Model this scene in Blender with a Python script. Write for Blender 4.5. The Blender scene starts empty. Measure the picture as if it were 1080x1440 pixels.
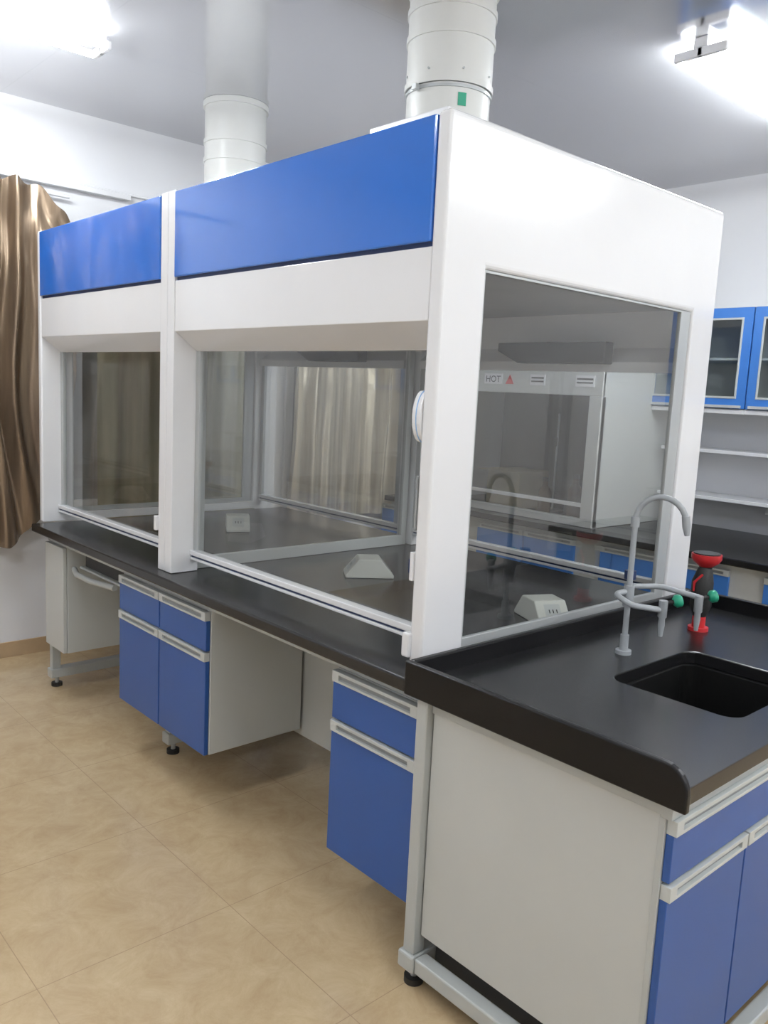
import bpy, bmesh, math, random
from mathutils import Vector, Matrix
random.seed(3)
S=bpy.context.scene
COL=S.collection
try:
    S.view_settings.view_transform='Standard'
    S.view_settings.exposure=0.0
except Exception: pass

# ---------------------------------------------------------------- materials
def nmat(name):
    m=bpy.data.materials.new(name); m.use_nodes=True
    nt=m.node_tree; b=nt.nodes["Principled BSDF"]
    return m,nt,b
def mat(name,col,rough=.4,metal=0,var=.04,scale=6,spec=.5,bump=0,coat=0,col2=None,stretch=(1,1,1)):
    m,nt,b=nmat(name); N=nt.nodes; L=nt.links
    tc=N.new("ShaderNodeTexCoord"); mp=N.new("ShaderNodeMapping"); mp.inputs["Scale"].default_value=stretch
    nz=N.new("ShaderNodeTexNoise"); nz.inputs["Scale"].default_value=scale; nz.inputs["Detail"].default_value=4
    L.new(tc.outputs["Object"],mp.inputs[0]); L.new(mp.outputs[0],nz.inputs["Vector"])
    cr=N.new("ShaderNodeValToRGB")
    c1=[max(0,c*(1-var)) for c in col]; c2=[min(1,c*(1+var)) for c in (col2 or col)]
    cr.color_ramp.elements[0].position=.3; cr.color_ramp.elements[1].position=.7
    cr.color_ramp.elements[0].color=(*c1,1); cr.color_ramp.elements[1].color=(*c2,1)
    L.new(nz.outputs["Fac"],cr.inputs[0]); L.new(cr.outputs[0],b.inputs["Base Color"])
    b.inputs["Roughness"].default_value=rough; b.inputs["Metallic"].default_value=metal
    b.inputs["Specular IOR Level"].default_value=spec
    b.inputs["Coat Weight"].default_value=coat; b.inputs["Coat Roughness"].default_value=.06
    if bump:
        bp=N.new("ShaderNodeBump"); bp.inputs["Strength"].default_value=bump; bp.inputs["Distance"].default_value=.01
        L.new(nz.outputs["Fac"],bp.inputs["Height"]); L.new(bp.outputs[0],b.inputs["Normal"])
    return m
WHITE=mat("white_gloss_paint",(.82,.82,.835),.18,var=.01,coat=.5)
OFFW=mat("offwhite_laminate",(.55,.565,.55),.4,var=.015)
STEEL=mat("grey_powder_coat",(.48,.50,.49),.4,var=.02)
ALU=mat("aluminium_channel",(.50,.52,.52),.35,metal=.3,var=.02)
BLUEG=mat("blue_gloss_panel",(.022,.155,.60),.12,var=.02,coat=.7)
BLUE=mat("blue_cabinet_laminate",(.024,.090,.32),.32,var=.03)
BLUEB=mat("blue_wall_cabinet",(.05,.20,.60),.3,var=.03)
BLACK=mat("black_epoxy_resin",(.012,.012,.013),.25,var=.05,scale=20)
BLACK_SHADED=mat("black_epoxy_shaded_lip",(.005,.005,.006),.3,var=.05,scale=20,spec=.3)  # worktop epoxy, with the shade of the lip sides put into the colour
BLACKS=mat("black_sink_polymer",(.004,.004,.004),.6,var=.1,spec=.25)
HANDLE=mat("pale_handle_strip",(.53,.55,.54),.35,var=.02)
SLOT=mat("grey_handle_slot",(.30,.31,.31),.4,var=.03)
PVC=mat("white_pvc_duct",(.72,.72,.69),.35,var=.02)
TAPG=mat("pale_grey_epoxy_tap",(.36,.38,.40),.3,var=.02)
GREEN=mat("green_knob",(.02,.32,.19),.35)
RED=mat("red_plastic",(.55,.025,.03),.35)
RUB=mat("black_rubber",(.015,.015,.015),.55)
NAVY=mat("navy_plastic",(.02,.04,.12),.4)
PALEB=mat("pale_blue_plastic",(.25,.45,.75),.4)
PLUG=mat("ivory_socket_plastic",(.64,.65,.60),.35,var=.01)
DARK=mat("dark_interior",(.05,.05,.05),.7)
GREY=mat("mid_grey_panel",(.36,.36,.36),.5)
CARD=mat("beige_carton",(.42,.34,.22),.7,var=.1)
BROWN=mat("amber_glass_bottle",(.10,.05,.02),.2,var=.1)
CURT=mat("bronze_satin",(.17,.12,.08),.28,metal=.6,var=.15,scale=4,stretch=(4,1,.25),col2=(.34,.25,.17))  # lighter second colour puts the satin's highlights into the cloth
CURT2=mat("gold_satin",(.40,.34,.25),.3,metal=.45,var=.15,scale=5,stretch=(4,1,.12),col2=(.80,.72,.58))
CURT3=mat("olive_satin",(.28,.27,.19),.45,metal=.15,var=.2,scale=5,stretch=(4,1,.12))
WALL=mat("white_wall_plaster",(.80,.80,.82),.85,var=.015,scale=2,bump=.05)
BASEB=mat("tan_skirting",(.50,.36,.22),.4,var=.08)

def glassmat(name,tint,rough=.02,base=.04):
    m=bpy.data.materials.new(name); m.use_nodes=True; nt=m.node_tree; N=nt.nodes; L=nt.links; N.clear()
    o=N.new("ShaderNodeOutputMaterial"); t=N.new("ShaderNodeBsdfTransparent"); g=N.new("ShaderNodeBsdfGlossy")
    t.inputs[0].default_value=(*tint,1); g.inputs["Roughness"].default_value=rough
    f=N.new("ShaderNodeLayerWeight"); f.inputs[0].default_value=.5
    p=N.new("ShaderNodeMath"); p.operation='POWER'; p.inputs[1].default_value=4.0
    a=N.new("ShaderNodeMath"); a.operation='MULTIPLY_ADD'; a.inputs[1].default_value=.8; a.inputs[2].default_value=base
    nz=N.new("ShaderNodeTexNoise"); nz.inputs["Scale"].default_value=2.0
    mm=N.new("ShaderNodeMath"); mm.operation='MULTIPLY_ADD'; mm.inputs[1].default_value=.02
    L.new(f.outputs["Facing"],p.inputs[0]); L.new(p.outputs[0],a.inputs[0]); L.new(nz.outputs["Fac"],mm.inputs[0]); L.new(a.outputs[0],mm.inputs[2])
    mx=N.new("ShaderNodeMixShader"); L.new(mm.outputs[0],mx.inputs[0]); L.new(t.outputs[0],mx.inputs[1]); L.new(g.outputs[0],mx.inputs[2]); L.new(mx.outputs[0],o.inputs[0])
    return m
GLASS=glassmat("clear_sash_glass",(.91,.92,.91),.005,.10)
GLASSW=glassmat("cabinet_glass",(.8,.84,.84),.05,.05)
def emis(name,col,st):
    m=bpy.data.materials.new(name); m.use_nodes=True; nt=m.node_tree; N=nt.nodes; N.clear()
    o=N.new("ShaderNodeOutputMaterial"); e=N.new("ShaderNodeEmission"); e.inputs[0].default_value=(*col,1); e.inputs[1].default_value=st
    nt.links.new(e.outputs[0],o.inputs[0]); return m
TUBE=emis("fluorescent_glow",(.92,.97,1.0),106)
def floormat():
    m,nt,b=nmat("beige_floor_tiles"); N=nt.nodes; L=nt.links
    tc=N.new("ShaderNodeTexCoord"); mp=N.new("ShaderNodeMapping"); mp.inputs["Location"].default_value=(.24+3,-1.15+6,0)
    L.new(tc.outputs["Object"],mp.inputs[0])
    br=N.new("ShaderNodeTexBrick"); br.offset=0; br.squash=1
    br.inputs["Scale"].default_value=1; br.inputs["Brick Width"].default_value=.6; br.inputs["Row Height"].default_value=.6
    br.inputs["Mortar Size"].default_value=.0015; br.inputs["Mortar Smooth"].default_value=.4; br.inputs["Bias"].default_value=0
    L.new(mp.outputs[0],br.inputs["Vector"])
    nz=N.new("ShaderNodeTexNoise"); nz.inputs["Scale"].default_value=7; nz.inputs["Detail"].default_value=10; nz.inputs["Roughness"].default_value=.78; nz.inputs["Distortion"].default_value=.6
    L.new(tc.outputs["Object"],nz.inputs["Vector"])
    cr=N.new("ShaderNodeValToRGB"); cr.color_ramp.elements[0].position=.28; cr.color_ramp.elements[1].position=.7
    cr.color_ramp.elements[0].color=(.49,.35,.20,1); cr.color_ramp.elements[1].color=(.66,.515,.32,1)
    L.new(nz.outputs["Fac"],cr.inputs[0])
    L.new(cr.outputs[0],br.inputs["Color1"]); L.new(cr.outputs[0],br.inputs["Color2"]); br.inputs["Mortar"].default_value=(.42,.30,.18,1)
    L.new(br.outputs["Color"],b.inputs["Base Color"]); b.inputs["Roughness"].default_value=.17
    b.inputs["Specular IOR Level"].default_value=.6
    return m
FLOOR=floormat()
def ceilmat():
    m,nt,b=nmat("glossy_grey_ceiling_panels"); N=nt.nodes; L=nt.links
    tc=N.new("ShaderNodeTexCoord")
    br=N.new("ShaderNodeTexBrick"); br.offset=0
    br.inputs["Scale"].default_value=1; br.inputs["Brick Width"].default_value=12; br.inputs["Row Height"].default_value=1.15
    br.inputs["Mortar Size"].default_value=.0015
    c=(.66,.66,.68,1)
    br.inputs["Color1"].default_value=c; br.inputs["Color2"].default_value=c; br.inputs["Mortar"].default_value=(.56,.56,.58,1)
    L.new(tc.outputs["Object"],br.inputs["Vector"]); L.new(br.outputs["Color"],b.inputs["Base Color"])
    b.inputs["Roughness"].default_value=.13; b.inputs["Metallic"].default_value=.72
    nz=N.new("ShaderNodeTexNoise"); nz.inputs["Scale"].default_value=1.3; bp=N.new("ShaderNodeBump"); bp.inputs["Strength"].default_value=.1; bp.inputs["Distance"].default_value=.03
    L.new(tc.outputs["Object"],nz.inputs["Vector"]); L.new(nz.outputs["Fac"],bp.inputs["Height"]); L.new(bp.outputs[0],b.inputs["Normal"])
    return m
CEIL=ceilmat()

# ---------------------------------------------------------------- mesh builder
def rrect(r,rad,n=6):
    x0,y0,x1,y1=r; out=[]
    for cx,cy,a0 in ((x0+rad,y0+rad,math.pi),(x1-rad,y0+rad,1.5*math.pi),(x1-rad,y1-rad,0),(x0+rad,y1-rad,.5*math.pi)):
        for k in range(n+1):
            a=a0+k*math.pi/2/n; out.append((cx+rad*math.cos(a),cy+rad*math.sin(a)))
    return out
class MB:
    def __init__(s): s.bm=bmesh.new(); s.mats=[]
    def mi(s,m):
        if m not in s.mats: s.mats.append(m)
        return s.mats.index(m)
    def faces(s,vs,fs,m,smooth=False):
        v=[s.bm.verts.new(p) for p in vs]; i=s.mi(m)
        for f in fs:
            try: fc=s.bm.faces.new([v[k] for k in f]); fc.material_index=i; fc.smooth=smooth
            except ValueError: pass
        return s
    def box(s,x0,y0,z0,x1,y1,z1,m):
        x0,x1=sorted((x0,x1)); y0,y1=sorted((y0,y1)); z0,z1=sorted((z0,z1))
        return s.faces([(x0,y0,z0),(x1,y0,z0),(x1,y1,z0),(x0,y1,z0),(x0,y0,z1),(x1,y0,z1),(x1,y1,z1),(x0,y1,z1)],
          [(0,3,2,1),(4,5,6,7),(0,1,5,4),(1,2,6,5),(2,3,7,6),(3,0,4,7)],m)
    def pane(s,axis,w,u0,v0,u1,v1,m):
        def P(u,v):
            r=[u,v]; r.insert(axis,w); return tuple(r)
        return s.faces([P(u0,v0),P(u1,v0),P(u1,v1),P(u0,v1)],[(0,1,2,3)],m)
    def prism(s,prof,axis,a,b,m):
        def P(u,v,w): 
            r=[u,v]; r.insert(axis,w); return tuple(r)
        n=len(prof); vs=[P(u,v,a) for u,v in prof]+[P(u,v,b) for u,v in prof]
        return s.faces(vs,[tuple(range(n))[::-1],tuple(range(n,2*n))]+[(i,(i+1)%n,n+(i+1)%n,n+i) for i in range(n)],m)
    def ring(s,axis,a,b,o,i,m,rad=0,orad=.002):
        def P(u,v,w):
            r=[u,v]; r.insert(axis,w); return tuple(r)
        def q(r): return [(r[0],r[1]),(r[2],r[1]),(r[2],r[3]),(r[0],r[3])]
        O,I=(rrect(o,orad),rrect(i,rad)) if rad else (q(o),q(i))
        n=len(O)
        vs=[P(u,v,a) for u,v in O]+[P(u,v,a) for u,v in I]+[P(u,v,b) for u,v in O]+[P(u,v,b) for u,v in I]
        fs=[]
        for k in range(n):
            j=(k+1)%n
            fs+=[(k,j,n+j,n+k),(2*n+k,3*n+k,3*n+j,2*n+j),(k,2*n+k,2*n+j,j),(n+k,n+j,3*n+j,3*n+k)]
        return s.faces(vs,fs,m)
    def tube(s,path,r,m,seg=14,cap=True):
        pts=[Vector(p) for p in path]; n=len(pts); rr=r if isinstance(r,(list,tuple)) else [r]*n
        t0=(pts[1]-pts[0]).normalized(); up=Vector((0,0,1)) if abs(t0.z)<.9 else Vector((1,0,0))
        nrm=t0.cross(up).normalized(); vs=[]
        for k in range(n):
            t=((pts[k]-pts[k-1]) if k else t0).normalized()
            if 0<k<n-1: t=((pts[k]-pts[k-1]).normalized()+(pts[k+1]-pts[k]).normalized())
            if t.length<1e-6: t=t0
            t.normalize(); nrm=(nrm-t*nrm.dot(t)).normalized(); bn=t.cross(nrm)
            for a in range(seg):
                th=2*math.pi*a/seg; vs.append(tuple(pts[k]+(nrm*math.cos(th)+bn*math.sin(th))*rr[k]))
        fs=[(k*seg+a,k*seg+(a+1)%seg,(k+1)*seg+(a+1)%seg,(k+1)*seg+a) for k in range(n-1) for a in range(seg)]
        s.faces(vs,fs,m,True)
        if cap:
            s.faces(vs[:seg],[tuple(range(seg))[::-1]],m); s.faces(vs[-seg:],[tuple(range(seg))],m)
        return s
    def cyl(s,x,y,z0,z1,r,m,seg=48,r2=None): return s.tube([(x,y,z0),(x,y,z1)],[r,r2 or r],m,seg)
def root(name,label,cat,loc,group=None):
    o=bpy.data.objects.new(name,None); o.empty_display_size=.1; o.location=loc; COL.objects.link(o)
    o["label"]=label; o["category"]=cat
    if group: o["group"]=group
    return o
def origin(o):
    v=Vector((0,0,0))
    while o: v+=o.location; o=o.parent
    return v
def part(parent,name,mb,bevel=.003,label=None,seg=2):
    bm=mb.bm
    bmesh.ops.recalc_face_normals(bm,faces=bm.faces)
    off=origin(parent) if parent else Vector((0,0,0))
    bmesh.ops.translate(bm,verts=bm.verts,vec=-off)
    me=bpy.data.meshes.new(name); bm.to_mesh(me); bm.free()
    for m in mb.mats: me.materials.append(m)
    o=bpy.data.objects.new(name,me); COL.objects.link(o)
    if parent: o.parent=parent
    if label: o["label"]=label
    if bevel:
        b=o.modifiers.new("bevel",'BEVEL'); b.width=bevel; b.segments=seg; b.limit_method='ANGLE'; b.angle_limit=math.radians(50)
    return o
def single(name,mb,label,cat,loc,bevel=.003,group=None):
    off=Vector(loc); bmesh.ops.translate(mb.bm,verts=mb.bm.verts,vec=-off)
    o=part(None,name,mb,bevel); o.location=loc; o["label"]=label; o["category"]=cat
    if group:o["group"]=group
    return o
def struct(name,mb,bevel=0):
    o=part(None,name,mb,bevel); o["kind"]="structure"; return o

# ---------------------------------------------------------------- room
ZC=3.12; YF=3.37; XR=3.83; XL=-3.2; YN=-4.2
struct("floor",MB().box(XL,YN,-.1,XR,YF,0,FLOOR))
struct("ceiling",MB().box(XL,YN,ZC,XR,YF,ZC+.1,CEIL))
struct("wall_far",MB().box(XL-.1,YF,-.1,XR+.1,YF+.1,ZC+.1,WALL))
struct("wall_near",MB().box(XL-.1,YN-.1,-.1,XR+.1,YN,ZC+.1,WALL))
struct("wall_right",MB().box(XR,YN,-.1,XR+.1,YF,ZC+.1,WALL))
struct("wall_left",MB().box(XL-.1,YN,-.1,XL,YF,ZC+.1,WALL))
struct("baseboard_far",MB().box(XL,YF-.012,0,XR,YF,.09,BASEB),.002)
struct("trim_1",MB().box(-1.4,YF-.05,2.69,.72,YF,2.72,WHITE).box(-1.4,YF-.02,2.72,1.0,YF,2.735,WHITE),.004)
def window(n,x0,x1,z0,z1):
    mb=MB().ring(1,YF-.03,YF-.001,(x0,z0,x1,z1),(x0+.06,z0+.06,x1-.06,z1-.06),WHITE)
    mb.box((x0+x1)/2-.025,YF-.03,z0+.06,(x0+x1)/2+.025,YF-.001,z1-.06,WHITE)
    mb.box(x0+.05,YF-.012,z0+.05,x1-.05,YF-.004,z1-.05,GREY)
    struct("window_%d"%n,mb)
window(1,-1.2,1.6,.85,2.1); window(2,1.9,3.0,.85,1.85)

# ---------------------------------------------------------------- curtains
def curtain(x0,x1,zb,topf,m,label,folds,amp=.05,y=YF-.12,ph=0,warp=.35,rodc=0,rm=ALU):
    mb=MB(); nx=int(folds*18); nz=44; vs=[]
    for j in range(nz+1):
        t=j/nz
        for i in range(nx+1):
            u=i/nx; z0=zb(u) if callable(zb) else zb
            zt=topf(u); zz=z0+(zt-z0)*t
            x=x0+(x1-x0)*u
            q=u+warp*.06*math.sin(2.6*t+ph)+.035*math.sin(9*u+ph*2)+warp*.016*math.sin(9*t+14*u)
            a=amp*(.6+.4*math.sin(5.3*u*folds*.3+ph))*(.7+.3*math.cos(3*t*warp+6*u))
            s1=math.sin(2*math.pi*folds*q); s1=math.copysign(abs(s1)**.8,s1)
            yy=y+a*s1+.25*a*math.sin(2*math.pi*folds*2.3*q+2*t*warp)+.015*math.sin(7*u+4*t*warp+ph)
            yy+=warp*.012*math.sin(26*t+31*u)*max(0,t-.55)*2.2
            vs.append((x,min(yy,YF-.035),zz))
    fs=[(j*(nx+1)+i,j*(nx+1)+i+1,(j+1)*(nx+1)+i+1,(j+1)*(nx+1)+i) for j in range(nz) for i in range(nx)]
    mb.faces(vs,fs,m,True)
    r=root("curtain",label,"curtain",((x0+x1)/2,y,.7))
    part(r,"fabric",mb,0)
    rod=MB().tube([(x0-.03,y+rodc,topf(.5)-.01),(x1+.0,y+rodc,topf(.5)-.01)],.009,rm)
    part(r,"curtain_rod",rod,0)
curtain(-1.0,.35,lambda u:.69+.95*max(0,u-.72)+.015*math.sin(24*u),lambda u:2.665-(.2*max(0,(u-.82)/.18)**1.4)+.015*math.sin(60*u),CURT,"brown bronze satin curtain gathered beside the window",8,.07,warp=1.2,rodc=.07,rm=WHITE)
curtain(.5,1.6,.78,lambda u:2.0,CURT3,"olive brown folded sheet behind the fume hoods",7,.045,ph=1)  # sheet put in for the olive tone behind the far sash
curtain(1.88,2.98,.70,lambda u:1.92,CURT2,"pale gold satin curtain with deep vertical folds",5,.075,ph=2,warp=.25)

# ---------------------------------------------------------------- island fume hoods
D=1.451; ZT=2.35; ZW=.88
def fume_hood(y0,y1,near_end,far_end,label):
    r=root("fume_hood",label,"fume hood",(D/2,(y0+y1)/2,ZW),"island fume hoods")
    z0=ZW+.001
    cn=.05 if near_end else .055; cf=.04 if far_end else .055
    if near_end:
        part(r,"side_panel",MB().ring(1,y0,y0+.05,(0,z0,D,ZT),(.165,.925,1.29,1.978),WHITE),.012,"glossy white end panel with window opening",4)
    if far_end:
        part(r,"side_panel",MB().ring(1,y1-.04,y1,(0,z0,D,ZT),(.165,.925,1.29,1.978),WHITE),.012,"glossy white end panel with window opening",4)
    for fx,sg in ((0,1),(D,-1)):
        X=lambda v:fx+sg*v
        if not near_end: part(r,"post",MB().box(X(0),y0,z0,X(.12),y0+cn,ZT,WHITE),.003)
        if not far_end: part(r,"post",MB().box(X(0),y1-cf,z0,X(.12),y1,ZT,WHITE),.003)
        ya=y0+cn; yb=y1-cf
        part(r,"header",MB().prism([(X(0.004),2.018),(X(0.004),1.83),(X(.1),1.76),(X(.13),1.76),(X(.13),1.80),(X(.04),1.86),(X(.04),2.018)],1,ya,yb,WHITE),.002,"white header with sloped underside")
        part(r,"blue_panel",MB().box(X(-.004),ya+.002,2.03,X(.03),yb-.002,ZT-.008,BLUEG),.004,"glossy blue upper front panel")
        part(r,"panel_gap",MB().box(X(.012),ya,2.016,X(.03),yb,2.032,NAVY),0)
        s=MB().ring(0,X(.098),X(.118),(ya,.955,yb,1.775),(ya+.03,.968,yb-.03,1.765),ALU)
        so=part(r,"sash",s,.002,"aluminium sash frame")
        part(so,"glass_pane",MB().pane(0,X(.108),ya+.02,.96,yb-.02,1.77,GLASS),0,"clear sash glass")
        rl=MB().box(X(.082),ya,.950,X(.12),yb,.970,WHITE).box(X(.09),ya,.941,X(.11),yb,.951,NAVY).box(X(.084),ya,.931,X(.115),yb,.942,WHITE)
        part(so,"bottom_rail",rl,.003,"white sash handle rail with dark groove")
    part(r,"roof",MB().box(.03,y0+.03*near_end,2.30,D-.03,y1-.03*far_end,ZT-.001,WHITE),.002)
    part(r,"interior_liner",MB().box(.05,y0+.051,2.0,D-.05,y1-.051,2.015,GREY),0,"grey inner ceiling liner")
    for (a,b,ok) in ((y0+.012,y0+.02,near_end),(y1-.02,y1-.012,far_end)):
        if ok:
            w=part(r,"side_window",MB().ring(1,a-.004,b+.004,(.166,.926,1.289,1.977),(.172,.95,1.225,1.97),ALU),.002,"side window in aluminium frame")
            part(w,"glass_pane",MB().pane(1,a+.004,.168,.93,1.28,1.975,GLASS),0,"clear side glass")
    if near_end:
        pt=part(r,"partition",MB().ring(1,y1-.025,y1-.001,(.13,z0,D-.13,1.995),(.165,.93,D-.165,1.96),STEEL),.002,"framed glass divider")
        part(pt,"glass_pane",MB().pane(1,y1-.013,.16,.925,D-.16,1.965,GLASS),0)
    yc=y0+.60
    part(r,"dark_header_block",MB().prism([(yc-.27,1.79),(yc-.27,1.875),(yc+.27,1.875),(yc+.27,1.84),(yc+.16,1.79)],0,1.255,1.315,DARK),.004,"dark block inside rear header")  # dark prism set against the inner rear header
    return r
h1=fume_hood(0,1.4745,1,0,"white island fume hood with blue panel and large side window")
h2=fume_hood(1.4755,2.85,0,1,"white island fume hood with blue panel beside curtained wall")
cp=MB(); zc_=1.578
prof=[(.028+.034*math.cos(t*math.pi/12),zc_+.070*math.sin(t*math.pi/12)) for t in range(24)]
cp.prism(prof,1,.05,.082,WHITE)
prof=[(.028+.035*math.cos(t*math.pi/12),zc_+.072*math.sin(t*math.pi/12)) for t in range(24)]
cp.prism(prof,1,.063,.068,PALEB)
part(h1,"control_panel",cp,.008,"white oval control panel with pale blue rim")
part(h1,"switch_plate",MB().box(-.003,.05,1.13,.04,.062,1.21,WHITE).box(-.004,.062,1.15,.03,.066,1.19,NAVY),.003)
part(h1,"switch_plate",MB().box(-.003,.05,1.27,.02,.055,1.42,SLOT),.002)
part(h1,"sash_stop",MB().box(-.012,.04,.915,.06,.070,.985,WHITE),.006)
part(h2,"sash_stop",MB().box(-.014,1.525,1.04,.01,1.545,1.10,WHITE),.004)

# ---------------------------------------------------------------- exhaust ducts
def duct(x,y,zbox,r_,hw,sticker,label):
    r=root("exhaust_duct",label,"exhaust duct",(x,y,ZT),"ceiling exhaust ducts")
    part(r,"base_box",MB().box(x-hw,y-hw,ZT,x+hw,y+hw,zbox,WHITE),.006,"white square base box")
    part(r,"lower_collar",MB().cyl(x,y,zbox,zbox+.125,r_*.975,PVC),.003)
    part(r,"clamp",MB().cyl(x,y,zbox+.108,zbox+.118,r_*1.01,ALU),.002,"metal hose clamp")
    part(r,"clamp_screw",MB().box(x-r_-.02,y-.012,zbox+.103,x-r_+.0,y+.012,zbox+.123,ALU),.002)
    part(r,"pipe",MB().cyl(x,y,zbox+.125,ZC-.001,r_,PVC),0,"white PVC pipe")
    for z in (zbox+.125,zbox+.29,zbox+.385): part(r,"pipe_band",MB().cyl(x,y,z,z+.022,r_*1.035,PVC),.004)
    part(r,"ceiling_collar",MB().cyl(x,y,ZC-.03,ZC-.001,r_*1.06,PVC),.004)
    for k in range(8):
        a=k*math.pi/4+.3; xx=x+r_*1.005*math.cos(a); yy=y+r_*1.005*math.sin(a)
        part(r,"screw",MB().tube([(xx,yy,zbox+.17),(xx+.006*math.cos(a),yy+.006*math.sin(a),zbox+.17)],.004,ALU,8),0)
    if sticker:
        g=MB(); a0=math.atan2(-1.53-y,-1.56-x)+.22
        vs=[];n=6
        for i in range(n+1):
            a=a0+i*.2/n
            for z in (zbox+.045,zbox+.09): vs.append((x+r_*.985*math.cos(a),y+r_*.985*math.sin(a),z))
        g.faces(vs,[(2*i,2*i+2,2*i+3,2*i+1) for i in range(n)],GREEN)
        part(r,"sticker",g,0,"green sticker")
duct(.78,.79,2.62,.160,.205,True,"white round exhaust duct with green sticker above near fume hood")
duct(.95,2.55,2.52,.163,.17,False,"white round exhaust duct above far fume hood")

# ---------------------------------------------------------------- worktops
single("worktop",MB().box(-.06,-.002,.84,D+.06,2.80,ZW,BLACK),"long black epoxy worktop beneath the fume hoods","worktop",(.7,1.4,.84),.006)
w=root("worktop","black epoxy sink worktop with raised marine lip","worktop",(.7,-.4,.84))
part(w,"slab",MB().ring(2,.84,ZW,(-.045,-.80,D+.06,-.004),(.42,-.69,.88,-.32),BLACK,.05),.004)
def lipprof(): 
    p=[(-.003,.838),(-.003,.932)]
    R_=.055
    for k in range(7): p.append((-.815+R_-R_*math.sin(math.pi/2*k/6), .932-R_+R_*math.cos(math.pi/2*k/6)))
    p.append((-.815,.838)); return p
part(w,"lip",MB().prism(lipprof(),0,-.064,-.046,BLACK_SHADED),.005,"raised front lip with rounded end",3)
part(w,"lip",MB().prism(lipprof(),0,D+.042,D+.064,BLACK_SHADED),.004)
part(w,"lip",MB().box(-.046,-.024,.86,D+.043,-.003,.932,BLACK_SHADED),.005)
bs=MB()
bs.ring(2,.60,.839,(.405,-.705,.895,-.305),(.422,-.688,.878,-.322),BLACKS,.048,.06).box(.415,-.695,.58,.885,-.315,.60,BLACKS)
bs.cyl(.65,-.5,.6,.603,.03,RUB,24)
single("sink_basin",bs,"deep black rectangular laboratory sink basin","sink",(.65,-.5,.58),.004)

# ---------------------------------------------------------------- base cabinets
def front_x(r,kind,y0,y1,z0,z1,x=-.02,m=BLUE):
    o=part(r,kind,MB().box(x,y0,z0,x+.018,y1,z1-.034,m),.002,"blue "+kind+" front")
    h=MB().ring(0,x-.006,x+.018,(y0,z1-.034,y1,z1),(y0+.03,z1-.026,y1-.03,z1-.010),HANDLE).box(x+.004,y0+.02,z1-.03,x+.012,y1-.02,z1-.006,SLOT)
    part(o,"handle",h,.0015,"pale full-width recessed handle")
def front_y(r,kind,x0,x1,z0,z1,y,m=BLUE):
    o=part(r,kind,MB().box(x0,y,z0,x1,y+.018,z1-.034,m),.002,"blue "+kind+" front")
    h=MB().ring(1,y-.006,y+.018,(x0,z1-.034,x1,z1),(x0+.03,z1-.026,x1-.03,z1-.010),HANDLE).box(x0+.02,y+.004,z1-.03,x1-.02,y+.012,z1-.006,SLOT)
    part(o,"handle",h,.0015,"pale full-width recessed handle")
def cab(y0,y1,n,z0,label,zs=.64,ztop=.80):
    r=root("base_cabinet",label,"cabinet",(.25,(y0+y1)/2,z0),"hanging cabinets below the worktop")
    part(r,"body",MB().box(0,y0,z0,.43,y1,ztop,OFFW).box(.035,y0+.01,ztop,.42,y1-.01,.8395,OFFW),.002,"off-white cabinet body")
    wd=(y1-y0)/n
    for i in range(n):
        a=y0+i*wd+.004; b=y0+(i+1)*wd-.004
        front_x(r,"drawer",a,b,zs+.006,ztop-.003); front_x(r,"door",a,b,z0,zs)
cab(-.028,.352,1,.215,"hanging blue cabinet with one drawer and one door")
cab(1.10,1.845,2,.235,"hanging blue cabinet with two drawers and two doors")
r=root("base_cabinet","plain off-white cabinet by the curtained wall","cabinet",(.25,2.6,.26),"hanging cabinets below the worktop")
part(r,"body",MB().box(.0,2.48,.26,.43,2.72,.80,OFFW).box(.035,2.49,.80,.42,2.71,.8395,OFFW),.002)
part(r,"door",MB().box(-.02,2.482,.262,-.002,2.718,.798,OFFW),.002,"plain off-white door")
single("back_panel",MB().box(.445,-.03,.20,.465,2.72,.8395,OFFW),"off-white back panel behind the knee spaces","panel",(.45,1.3,.2),.002)
single("support_beam",MB().box(-.005,-.03,.803,.03,2.72,.8395,STEEL),"pale steel beam under the worktop front edge","steel beam",(.01,1.3,.803),.003)
def cframe(y,x0,zt,label,x1=D+.02):
    r=root("bench_frame",label,"bench frame",(.7,y,0),"steel bench frames")
    part(r,"post",MB().box(x0,y-.02,.10,x0+.045,y+.02,zt,STEEL),.004)
    part(r,"foot_rail",MB().box(x0-.01,y-.03,.05,x1,y+.03,.10,STEEL),.006)
    for x in (x0+.03,D-.03):
        part(r,"leveling_foot",MB().cyl(x,y,0,.018,.028,RUB,20).cyl(x,y,.018,.05,.01,ALU,12),0,"black rubber levelling foot")
cframe(-.058,-.045,.8395,"pale steel bench frame between sink bench and hood bench")
cframe(1.66,.12,.234,"pale steel bench frame beneath double cabinet")
cframe(2.76,.02,.8395,"pale steel bench frame near the curtained wall")
t=MB()
t.tube([(.02,2.44,.70),(.0,2.36,.69),(.0,2.2,.69),(.02,1.98,.70)],.014,STEEL)
t.box(.03,1.92,.71,.35,2.40,.722,STEEL).box(.05,1.95,.722,.33,2.38,.80,DARK).box(.08,1.93,.72,.32,1.94,.8395,STEEL).box(.08,2.38,.72,.32,2.39,.8395,STEEL)
single("keyboard_tray",t,"grey pull-out tray hanging beneath the worktop","tray",(.2,2.15,.7),.004)

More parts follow.
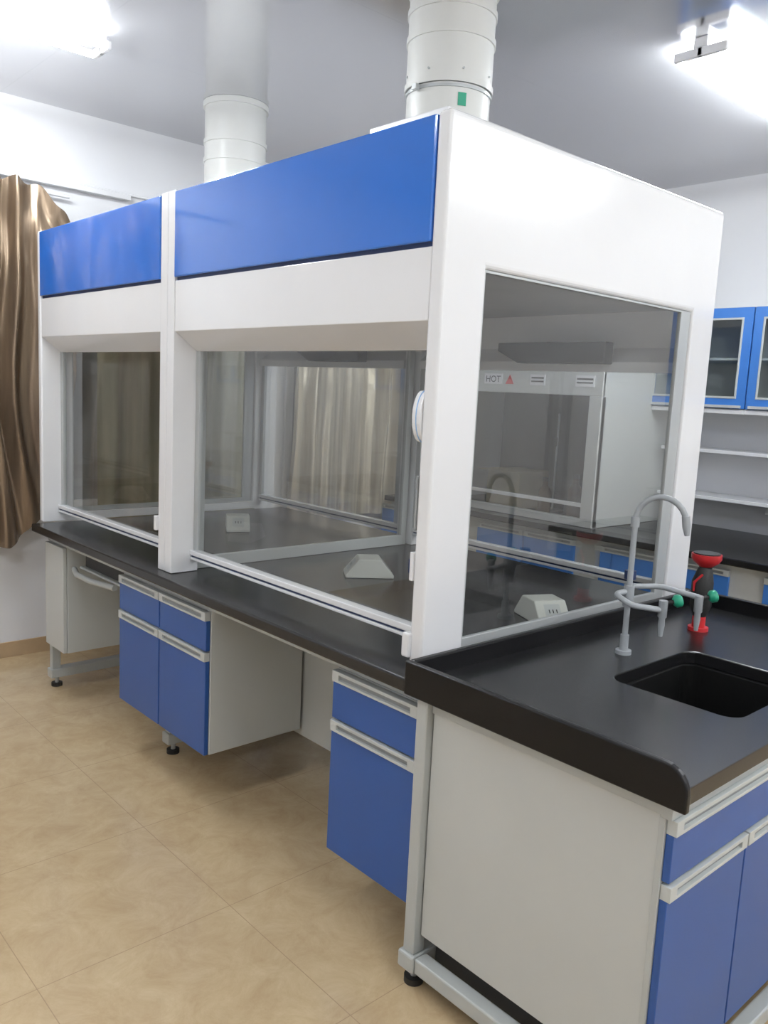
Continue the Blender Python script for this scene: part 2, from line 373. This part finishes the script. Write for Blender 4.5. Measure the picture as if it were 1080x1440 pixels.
r=root("base_cabinet","sink bench cabinet with off-white side and blue doors","cabinet",(.7,-.4,.12))
part(r,"side_panel",MB().box(-.022,-.745,.155,-.004,-.082,.80,OFFW),.002,"large off-white end panel")
part(r,"rail",MB().box(-.028,-.75,.80,.0,-.08,.8395,STEEL),.003)
part(r,"edge_post",MB().box(-.026,-.757,.12,.002,-.742,.80,STEEL),.002)
part(r,"body",MB().box(.0,-.742,.14,D,-.722,.8395,OFFW).box(.0,-.742,.14,D,-.09,.16,OFFW).box(D-.02,-.742,.14,D,-.09,.8,OFFW),.002)
yb=-.775
part(r,"top_rail",MB().box(-.028,yb+.004,.795,D,yb+.03,.8395,STEEL),.002)
for i in range(2):
    a=-.02+i*.735; 
    front_y(r,"drawer",a,a+.73,.655,.795,yb)
    front_y(r,"door",a,a+.362,.14,.648,yb); front_y(r,"door",a+.368,a+.73,.14,.648,yb)
rr=root("bench_frame","pale steel base frame below the sink bench","bench frame",(.0,-.4,0),"steel bench frames")
part(rr,"foot_rail",MB().box(-.05,-.758,.055,-.005,-.09,.10,STEEL),.005)
part(rr,"foot_rail",MB().box(-.05,-.80,.055,D,-.76,.10,STEEL),.005)
for p in ((-.02,-.74),(D-.05,-.78)):
    part(rr,"leveling_foot",MB().cyl(p[0],p[1],0,.018,.028,RUB,20).cyl(p[0],p[1],.018,.056,.01,ALU,12),0)
part(rr,"gap_shade_board",MB().box(.03,-.74,.03,.045,-.095,.118,DARK),0,"dark board standing in for shade in the gap")  # dark sheet put in for the shade below the side panel

# ---------------------------------------------------------------- faucet
fx,fy=.66,-.22
r=root("laboratory_faucet","grey gooseneck laboratory faucet with three outlets beside sink","faucet",(fx,fy,ZW))
part(r,"base",MB().cyl(fx,fy,ZW,ZW+.012,.024,TAPG,28).cyl(fx,fy,ZW+.012,ZW+.06,.013,TAPG,24),.002)
R_=.074; top=ZW+.415
path=[(fx,fy,ZW+.04),(fx,fy,ZW+.2),(fx,fy,top)]
d=Vector((.25,-.97,0)).normalized()
for k in range(1,14):
    a=math.pi*k/14
    path.append((fx+d.x*R_*(1-math.cos(a)),fy+d.y*R_*(1-math.cos(a)),top+R_*1.05*math.sin(a)))
part(r,"gooseneck",MB().tube(path,.0088,TAPG,16),0,"tall curved spout pipe")
e=Vector(path[-1]); dr=Vector((d.x*.15,d.y*.15,-1)).normalized()
part(r,"spout_tip",MB().tube([tuple(e-dr*.012),tuple(e+dr*.02),tuple(e+dr*.045)],[.012,.012,.007],TAPG,16),0,"ribbed spout tip")
part(r,"joint",MB().cyl(fx,fy,top-.02,top+.01,.013,TAPG,20),.003)
part(r,"joint",MB().cyl(fx,fy,ZW+.15,ZW+.215,.016,TAPG,20),.003)
z=ZW+.185
def arc(pts,n=6):
    out=[]; P=[Vector(p) for p in pts]; out.append(P[0])
    for i in range(1,len(P)-1):
        a=P[i]+(P[i-1]-P[i]).normalized()*.02; b=P[i]+(P[i+1]-P[i]).normalized()*.02
        for k in range(n+1):
            t=k/n; out.append(a*(1-t)**2+P[i]*2*t*(1-t)+b*t*t)
    out.append(P[-1]); return [tuple(v) for v in out]
v1=(fx+.03,fy-.10); v2=(fx+.19,fy-.13)
part(r,"side_arm",MB().tube(arc([(fx,fy,z+.012),(fx-.052,fy+.016,z+.006),(fx-.056,fy-.045,z-.015),(v1[0],v1[1],z-.03)]),.0088,TAPG),0)
part(r,"side_arm",MB().tube(arc([(fx,fy,z+.012),(fx+.06,fy+.035,z+.012),(fx+.15,fy-.02,z+.012),(v2[0],v2[1],z-.005)]),.0088,TAPG),0)
for ax,ay in (v1,v2):
    part(r,"valve",MB().tube([(ax,ay,z+.0),(ax,ay,z-.05),(ax,ay,z-.055),(ax,ay,z-.075),(ax,ay,z-.11)],[.013,.013,.009,.010,.006],TAPG,16),.0)
    kd=Vector((.74,-.67,.25)).normalized(); c=Vector((ax,ay,z-.01))
    part(r,"knob",MB().tube([c,c+kd*.03],.006,RUB,12).tube([c+kd*.03,c+kd*.036,c+kd*.052,c+kd*.056],[.012,.019,.019,.014],GREEN,10),0,"green control knob")
c=Vector((fx+.05,fy+.03,z+.05))
part(r,"knob",MB().tube([(fx,fy,z+.045),tuple(c)],.008,TAPG,12).tube([c-Vector((.0,0,.012)),c+Vector((.0,0,.014))],.018,NAVY,12),0,"dark blue control knob")
# ---------------------------------------------------------------- eyewash
ex,ey=1.13,-.22
r=root("eyewash_spray","red and black emergency eyewash spray on the worktop","eyewash",(ex,ey,ZW))
part(r,"base",MB().cyl(ex,ey,ZW,ZW+.012,.034,RED,28).cyl(ex,ey,ZW+.012,ZW+.05,.022,RED,24),.002,"red mounting base")
part(r,"handle",MB().tube([(ex,ey,ZW+.05),(ex,ey,ZW+.09),(ex,ey,ZW+.17),(ex+.01,ey,ZW+.215)],[.022,.036,.036,.024],RUB,20),0,"black grip")
part(r,"lever",MB().tube([(ex-.026,ey-.01,ZW+.20),(ex-.036,ey+.012,ZW+.17),(ex-.036,ey+.012,ZW+.14)],[.004,.005,.003],RED,10),0,"red squeeze lever")
part(r,"spray_cup",MB().tube([(ex+.01,ey,ZW+.205),(ex+.01,ey,ZW+.222)],[.018,.022],RUB,28).tube([(ex+.01,ey,ZW+.222),(ex+.01,ey,ZW+.238),(ex+.01,ey,ZW+.25),(ex+.01,ey,ZW+.266)],[.022,.042,.05,.05],RED,28),0,"red eyewash cup")
part(r,"cup_insert",MB().cyl(ex+.01,ey,ZW+.2665,ZW+.270,.044,RUB,24),0,"black perforated spray head")

# ---------------------------------------------------------------- desk sockets
def socket(x,y,ang):
    c=root("desk_socket","ivory wedge-shaped power socket standing on black worktop","power socket",(0,0,0),"power sockets inside the fume hoods")
    L_=.10;W_=.06
    o=part(c,"housing",MB().prism([(-L_,0),(-L_,.012),(-.045,.078),(.045,.078),(L_,.012),(L_,0)],1,-W_,W_,PLUG),.004)
    for s in (-1,1):
        f=MB()
        a=Vector((s*(L_-.012),0,.026)); bb=Vector((s*.054,0,.068)); nn=Vector((s*.066,0,.055)).normalized()
        p0=a+nn*.0015; p1=a.lerp(bb,.98)+nn*.0015
        f.faces([(p0.x,-.03,p0.z),(p0.x,.03,p0.z),(p1.x,.03,p1.z),(p1.x,-.03,p1.z)],[(0,1,2,3)],HANDLE)
        for yc in (-.014,0,.014):
            p0=a.lerp(bb,.35)+nn*.003; p1=a.lerp(bb,.6)+nn*.003
            f.faces([(p0.x,yc-.002,p0.z),(p0.x,yc+.002,p0.z),(p1.x,yc+.002,p1.z),(p1.x,yc-.002,p1.z)],[(0,1,2,3)],RUB)
        part(c,"outlet_plate",f,0,"small outlet plate with slots")
    c.location=(x,y,ZW+.001); c.rotation_euler=(0,0,ang)
socket(.68,1.0,math.radians(-35)); socket(.76,.165,math.radians(65)); socket(.80,2.20,math.radians(60))

# ---------------------------------------------------------------- wall bench on the right
r=root("wall_bench","wall bench with black top and blue cabinet doors","laboratory bench",(3.3,1.0,0))
part(r,"worktop",MB().box(2.76,-1.6,.81,XR-.005,3.2,.85,BLACK),.006,"black epoxy top")
part(r,"body",MB().box(2.82,-1.58,0,XR-.02,3.18,.808,OFFW),.002)
y=-1.55
while y<2.7:
    for a,b in ((y,y+.40),(y+.41,y+.81)):
        front_x(r,"drawer",a,b,.63,.775,2.80,BLUEB); front_x(r,"door",a,b,.10,.62,2.80,BLUEB)
    y+=1.0
def wallcab(y0,y1):
    r=root("wall_cabinet","blue framed wall cabinet with two glass doors","wall cabinet",(3.65,(y0+y1)/2,1.64),"blue wall cabinets")
    part(r,"body",MB().ring(0,3.5,XR-.005,(y0,1.64,y1,2.26),(y0+.02,1.66,y1-.02,2.24),OFFW).box(XR-.02,y0+.01,1.65,XR-.006,y1-.01,2.25,OFFW).box(3.52,y0+.02,1.94,XR-.02,y1-.02,1.955,OFFW),.002)
    ym=(y0+y1)/2
    for a,b in ((y0+.003,ym-.003),(ym+.003,y1-.003)):
        d=part(r,"door",MB().ring(0,3.478,3.498,(a,1.645,b,2.255),(a+.06,1.71,b-.06,2.19),BLUEB).ring(0,3.474,3.480,(a+.055,1.705,b-.055,2.195),(a+.068,1.718,b-.068,2.182),HANDLE),.002,"blue door frame")
        part(d,"glass_pane",MB().pane(0,3.489,a+.05,1.70,b-.05,2.20,GLASSW),0)
        part(d,"handle",MB().box(3.465,a+.02,1.648,3.478,b-.02,1.665,HANDLE),.001)
    part(r,"light_strip",MB().box(3.48,y0,1.612,3.56,y1,1.638,WHITE),.002)
for k in range(4): wallcab(1.46-.685*(k+1)+.002,1.46-.685*k)
for z,dp in ((1.36,.30),(1.06,.30)):
    r=root("wall_shelf","white reagent shelf mounted above the wall bench","shelf",(3.7,.2,z),"white reagent shelves")
    part(r,"board",MB().box(XR-dp,-1.4,z,XR-.001,1.33,z+.022,WHITE),.002)
    for yy in (-1.0,-.2,.6,1.25): part(r,"bracket",MB().box(XR-.25,yy,z-.05,XR-.001,yy+.02,z,OFFW),.002)
y0,y1=1.40,2.95; X0=2.90
r=root("fume_hood","white benchtop fume hood against the wall with warning labels","fume hood",(3.35,(y0+y1)/2,.851))
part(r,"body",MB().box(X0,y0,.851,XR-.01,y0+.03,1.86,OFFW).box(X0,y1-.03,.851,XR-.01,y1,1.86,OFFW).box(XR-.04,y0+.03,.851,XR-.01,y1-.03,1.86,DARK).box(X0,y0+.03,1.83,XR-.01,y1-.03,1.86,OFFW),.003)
part(r,"header",MB().box(X0-.01,y0,1.68,X0+.02,y1,1.84,OFFW),.003)
part(r,"base_rail",MB().box(X0-.01,y0,.852,X0+.05,y1,.90,OFFW),.003)
part(r,"post",MB().box(X0-.01,y0,.90,X0+.04,y0+.09,1.68,OFFW),.003)
s=part(r,"sash",MB().box(X0,y0+.03,.975,X0+.03,y1-.03,1.0,WHITE),.002,"white sash handle")
part(s,"glass_pane",MB().pane(0,X0+.012,y0+.03,1.0,y1-.03,1.68,GLASSW),0)
for a,b in ((2.20,2.36),(1.84,1.96),(1.46,1.60)): part(r,"label_plate",MB().box(X0-.014,a,1.735,X0-.010,b,1.805,WHITE),0,"white warning label plate")
part(r,"warning_triangle",MB().prism([(2.10,1.737),(2.17,1.737),(2.135,1.80)],0,X0-.014,X0-.011,RED),0,"red warning triangle")
for a,b in ((1.85,1.95),(1.47,1.59)):
    for zz in (1.755,1.778): part(r,"label_line",MB().box(X0-.0155,a,zz,X0-.014,b,zz+.01,DARK),0)
cu=bpy.data.curves.new("t","FONT"); cu.body="HOT"; cu.size=.062; cu.align_x='CENTER'
tmp=bpy.data.objects.new("tmp_text",cu); COL.objects.link(tmp); bpy.context.view_layer.update()
me=bpy.data.meshes.new_from_object(tmp.evaluated_get(bpy.context.evaluated_depsgraph_get()))
bpy.data.objects.remove(tmp); me.materials.clear(); me.materials.append(RUB)
to=bpy.data.objects.new("label_text",me); COL.objects.link(to); to.parent=r
to.rotation_euler=(math.pi/2,0,-math.pi/2); to.location=Vector((X0-.0155,2.28,1.748))-r.location
def bottle(x,y,z,h,rad,m,label):
    r=root("reagent_bottle",label,"bottle",(x,y,z))
    part(r,"body",MB().tube([(x,y,z),(x,y,z+h*.65),(x,y,z+h*.8),(x,y,z+h*.9)],[rad,rad,rad*.45,rad*.4],m,20),0)
    part(r,"cap",MB().cyl(x,y,z+h*.9,z+h,rad*.5,RUB,16),0)
bottle(3.2,1.75,.852,.3,.05,BROWN,"brown reagent bottle inside the wall fume hood")
bottle(3.10,1.93,.852,.26,.045,BROWN,"brown reagent bottle inside the wall fume hood")
r=root("carton","beige cardboard carton inside the wall fume hood","carton",(3.3,2.3,.851)); 
part(r,"box",MB().box(3.15,2.2,.851,3.5,2.5,1.12,CARD),.003); part(r,"flap",MB().box(3.05,2.2,1.12,3.3,2.5,1.125,CARD),0)
r=root("support_stand","metal support stand inside the wall fume hood","lab stand",(3.3,2.05,.851))
part(r,"base",MB().box(3.25,1.99,.851,3.42,2.1,.865,GREY),.002); part(r,"rod",MB().cyl(3.35,2.04,.865,1.55,.007,ALU,12),0)
part(r,"clamp_arm",MB().tube([(3.35,2.04,1.35),(3.2,1.95,1.36)],.008,ALU,10).cyl(3.19,1.945,1.33,1.39,.018,RUB,12),0)

# ---------------------------------------------------------------- fluorescent fixtures
def lamp(x0,y,sp=.085,label="double fluorescent tube fixture on the ceiling",L_=1.22):
    r=root("fluorescent_lamp",label,"ceiling light",(x0+L_/2,y,ZC),"fluorescent ceiling lamps")
    part(r,"housing",MB().box(x0,y-.03,ZC-.04,x0+L_,y+.03,ZC-.0005,WHITE),.004)
    for s in (-1,1):
        yy=y+s*sp
        part(r,"tube",MB().tube([(x0+.02,yy,ZC-.06),(x0+L_-.02,yy,ZC-.06)],.014,TUBE,10,False),0,"glowing fluorescent tube")
        for xx in (x0,x0+L_-.02):
            part(r,"end_cap",MB().box(xx,min(y,yy)-.012,ZC-.075,xx+.02,max(y,yy)+.012,ZC-.04,WHITE),.004)
lamp(-1.14,2.24,.07); lamp(1.73,.32,.10); lamp(2.1,-2.05); lamp(-1.1,-2.2); lamp(-2.6,.2)  # last two fixtures are unseen, added to light room and cabinet fronts
lamp(.6,-3.2)

w=bpy.data.worlds.new("World"); S.world=w; w.use_nodes=True
w.node_tree.nodes["Background"].inputs[0].default_value=(.8,.85,.9,1); w.node_tree.nodes["Background"].inputs[1].default_value=.5
cd=bpy.data.cameras.new("camera"); co=bpy.data.objects.new("camera",cd); COL.objects.link(co)
co.location=(-1.5623,-1.5279,1.6365); co.rotation_euler=(1.4277,-.0493,-.7341)
cd.sensor_fit='VERTICAL'; cd.sensor_height=24; cd.lens=24*1164.6/1440; cd.clip_start=.05
S.camera=co
